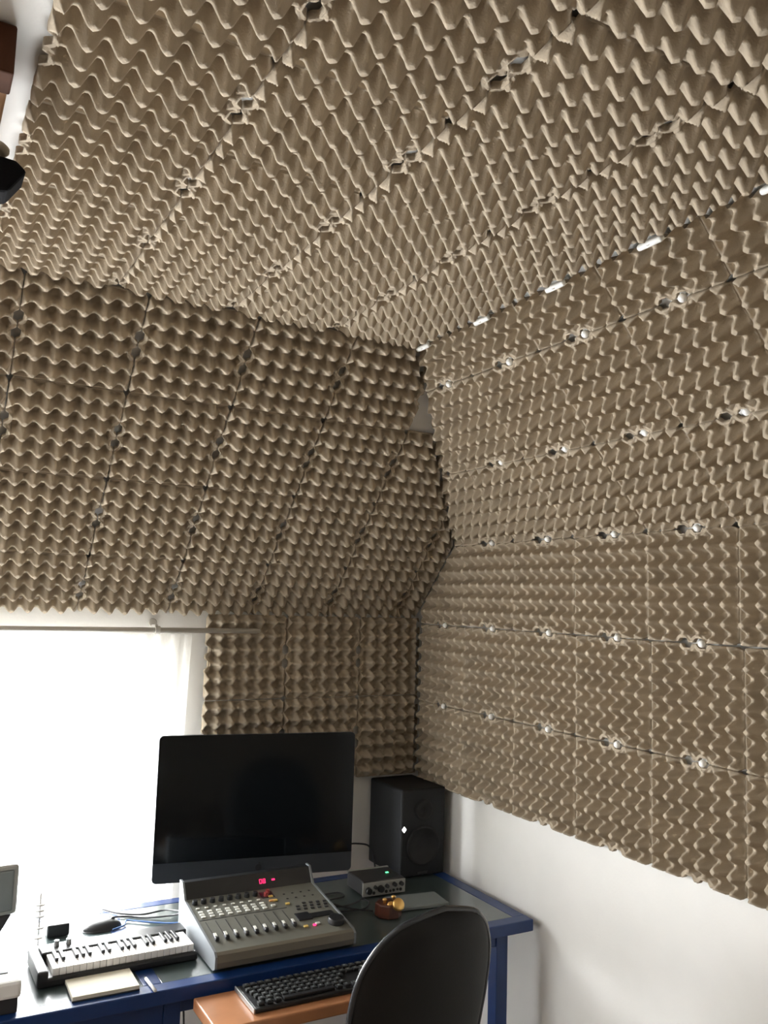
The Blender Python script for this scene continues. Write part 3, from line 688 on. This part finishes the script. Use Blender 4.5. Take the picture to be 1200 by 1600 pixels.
# ---------------------------------------------------------------- office chair
ch_ = tag(empty('office_chair', (1.136, 1.85, 0), 0.08), 'black leather office chair with rounded back in front of the desk', 'chair')
RIM = []
def back_shell(t0, t1):
    b = bmesh.new(); NU, NV = 36, 28; F, Bk = [], []; L_, R_ = [], []
    hw, z0, z1 = 0.197, 0.40, 0.995
    for j in range(NV + 1):
        v = j / NV; rf, rb = [], []
        zz = z0 + (z1 - z0) * v
        q = max(0.0, (v - 0.60) / 0.40); wv = hw * (1 - q ** 2.6) ** (1 / 2.2) if q < 1 else 0.0
        if v < 0.60: wv = hw * (0.66 + 0.34 * math.sin(v / 0.60 * math.pi / 2))
        wv = max(wv, 0.012)
        lean = -0.12 * v
        for i in range(NU + 1):
            u = -1 + 2 * i / NU
            x = wv * u; edge = math.sqrt(max(0, 1 - abs(u) ** 3.5)) * min(1, ((1 - v) * 12 + 0.15)) 
            yc = lean + 0.9 * x * x
            rf.append(b.verts.new((x, yc + t0 * edge + 0.002, zz))); rb.append(b.verts.new((x, yc - t1 * edge - 0.002, zz)))
        F.append(rf); Bk.append(rb)
        L_.append((rf[0].co + rb[0].co) / 2); R_.append((rf[-1].co + rb[-1].co) / 2)
    for j in range(NV):
        for i in range(NU):
            b.faces.new((F[j][i], F[j][i + 1], F[j + 1][i + 1], F[j + 1][i])); b.faces.new((Bk[j][i], Bk[j + 1][i], Bk[j + 1][i + 1], Bk[j][i + 1]))
        for A in (0, NU): b.faces.new((F[j][A], F[j + 1][A], Bk[j + 1][A], Bk[j][A]))
    for i in range(NU):
        b.faces.new((F[0][i], F[0][i + 1], Bk[0][i + 1], Bk[0][i])); b.faces.new((F[NV][i], F[NV][i + 1], Bk[NV][i + 1], Bk[NV][i]))
    RIM.extend([p.copy() for p in L_] + [p.copy() for p in R_[::-1]])
    return b
obj('backrest', back_shell(0.035, 0.016), M['leather'], ch_, True)
b = tube(RIM, 0.0075, 8, 4); obj('edge_trim', b, M['piping'], ch_, True)
obj('seat', box(-0.22, 0.22, 0.0, 0.42, 0.43, 0.50, 0.03, 4), M['leather'], ch_, True)
obj('back_bracket', box(-0.03, 0.03, -0.035, 0.12, 0.40, 0.425, 0.005), M['black'], ch_)
obj('back_upright', box(-0.03, 0.03, -0.045, -0.022, 0.40, 0.58, 0.005), M['black'], ch_)
obj('gas_column', cyl(0.025, 0.025, 0.34, 20, Matrix.Translation((0, 0.2, 0.09))), M['dark'], ch_, True)
for k in range(5):
    a = math.radians(72 * k + 20); mt = Matrix.Translation((0, 0.2, 0)) @ Matrix.Rotation(a, 4, 'Z')
    b = box(0.0, 0.27, -0.02, 0.02, 0.065, 0.10, 0.008); b.transform(mt); lg = obj('base_arm', b, M['dark'], ch_)
    obj('castor', cyl(0.026, 0.026, 0.04, 20, mt @ Matrix.Translation((0.25, 0.02, 0.028)) @ Matrix.Rotation(math.radians(90), 4, 'X'), 0.004), M['black'], lg)

# ---------------------------------------------------------------- top left: wooden beam and lamp
bx = tag(empty('wooden_beam', (0, 0, 0)), 'dark brown wooden beam end with paler boarding at the upper left', 'beam')
obj('beam', box(-0.16, 0.080, 1.24, 1.30, ZC + OFF - 0.075, ZC + OFF - 0.003, 0.003), M['beam'], bx)
obj('pale_board', box(-0.16, 0.078, 1.30, 1.95, ZC + OFF - 0.060, ZC + OFF - 0.003, 0.003), M['beamlight'], bx)
BZ = ZC + OFF - 0.060
sl = tag(empty('spotlight', (0.060, 1.45, BZ)), 'black spotlight under the wooden beam at the upper left picture edge', 'lamp')
obj('mount', lathe([(0.0005, -0.020), (0.022, -0.021), (0.026, -0.025), (0.026, -0.030), (0.020, -0.035), (0.0005, -0.035)], 24, Matrix.Translation((0.010, 0, 0))), M['disc'], sl, True)
obj('arm', cyl(0.006, 0.006, 0.0435, 12, Matrix.Translation((0.0, 0, -0.044))), M['disc'], sl, True)
b = prism([Vector(q) for q in ((-0.10, -0.03, -0.040), (0.045, -0.03, -0.050), (0.062, -0.03, -0.064), (0.036, -0.03, -0.104), (-0.10, -0.03, -0.135))], (0, 0.06, 0), 0.006); obj('lamp_head', b, M['black_matte'], sl)
b = lathe([(0.024, 0.0), (0.022, -0.004), (0.0005, -0.006)], 20, Matrix.Translation((-0.055, 0, -0.124))); obj('lens', b, M['card'], sl, True)
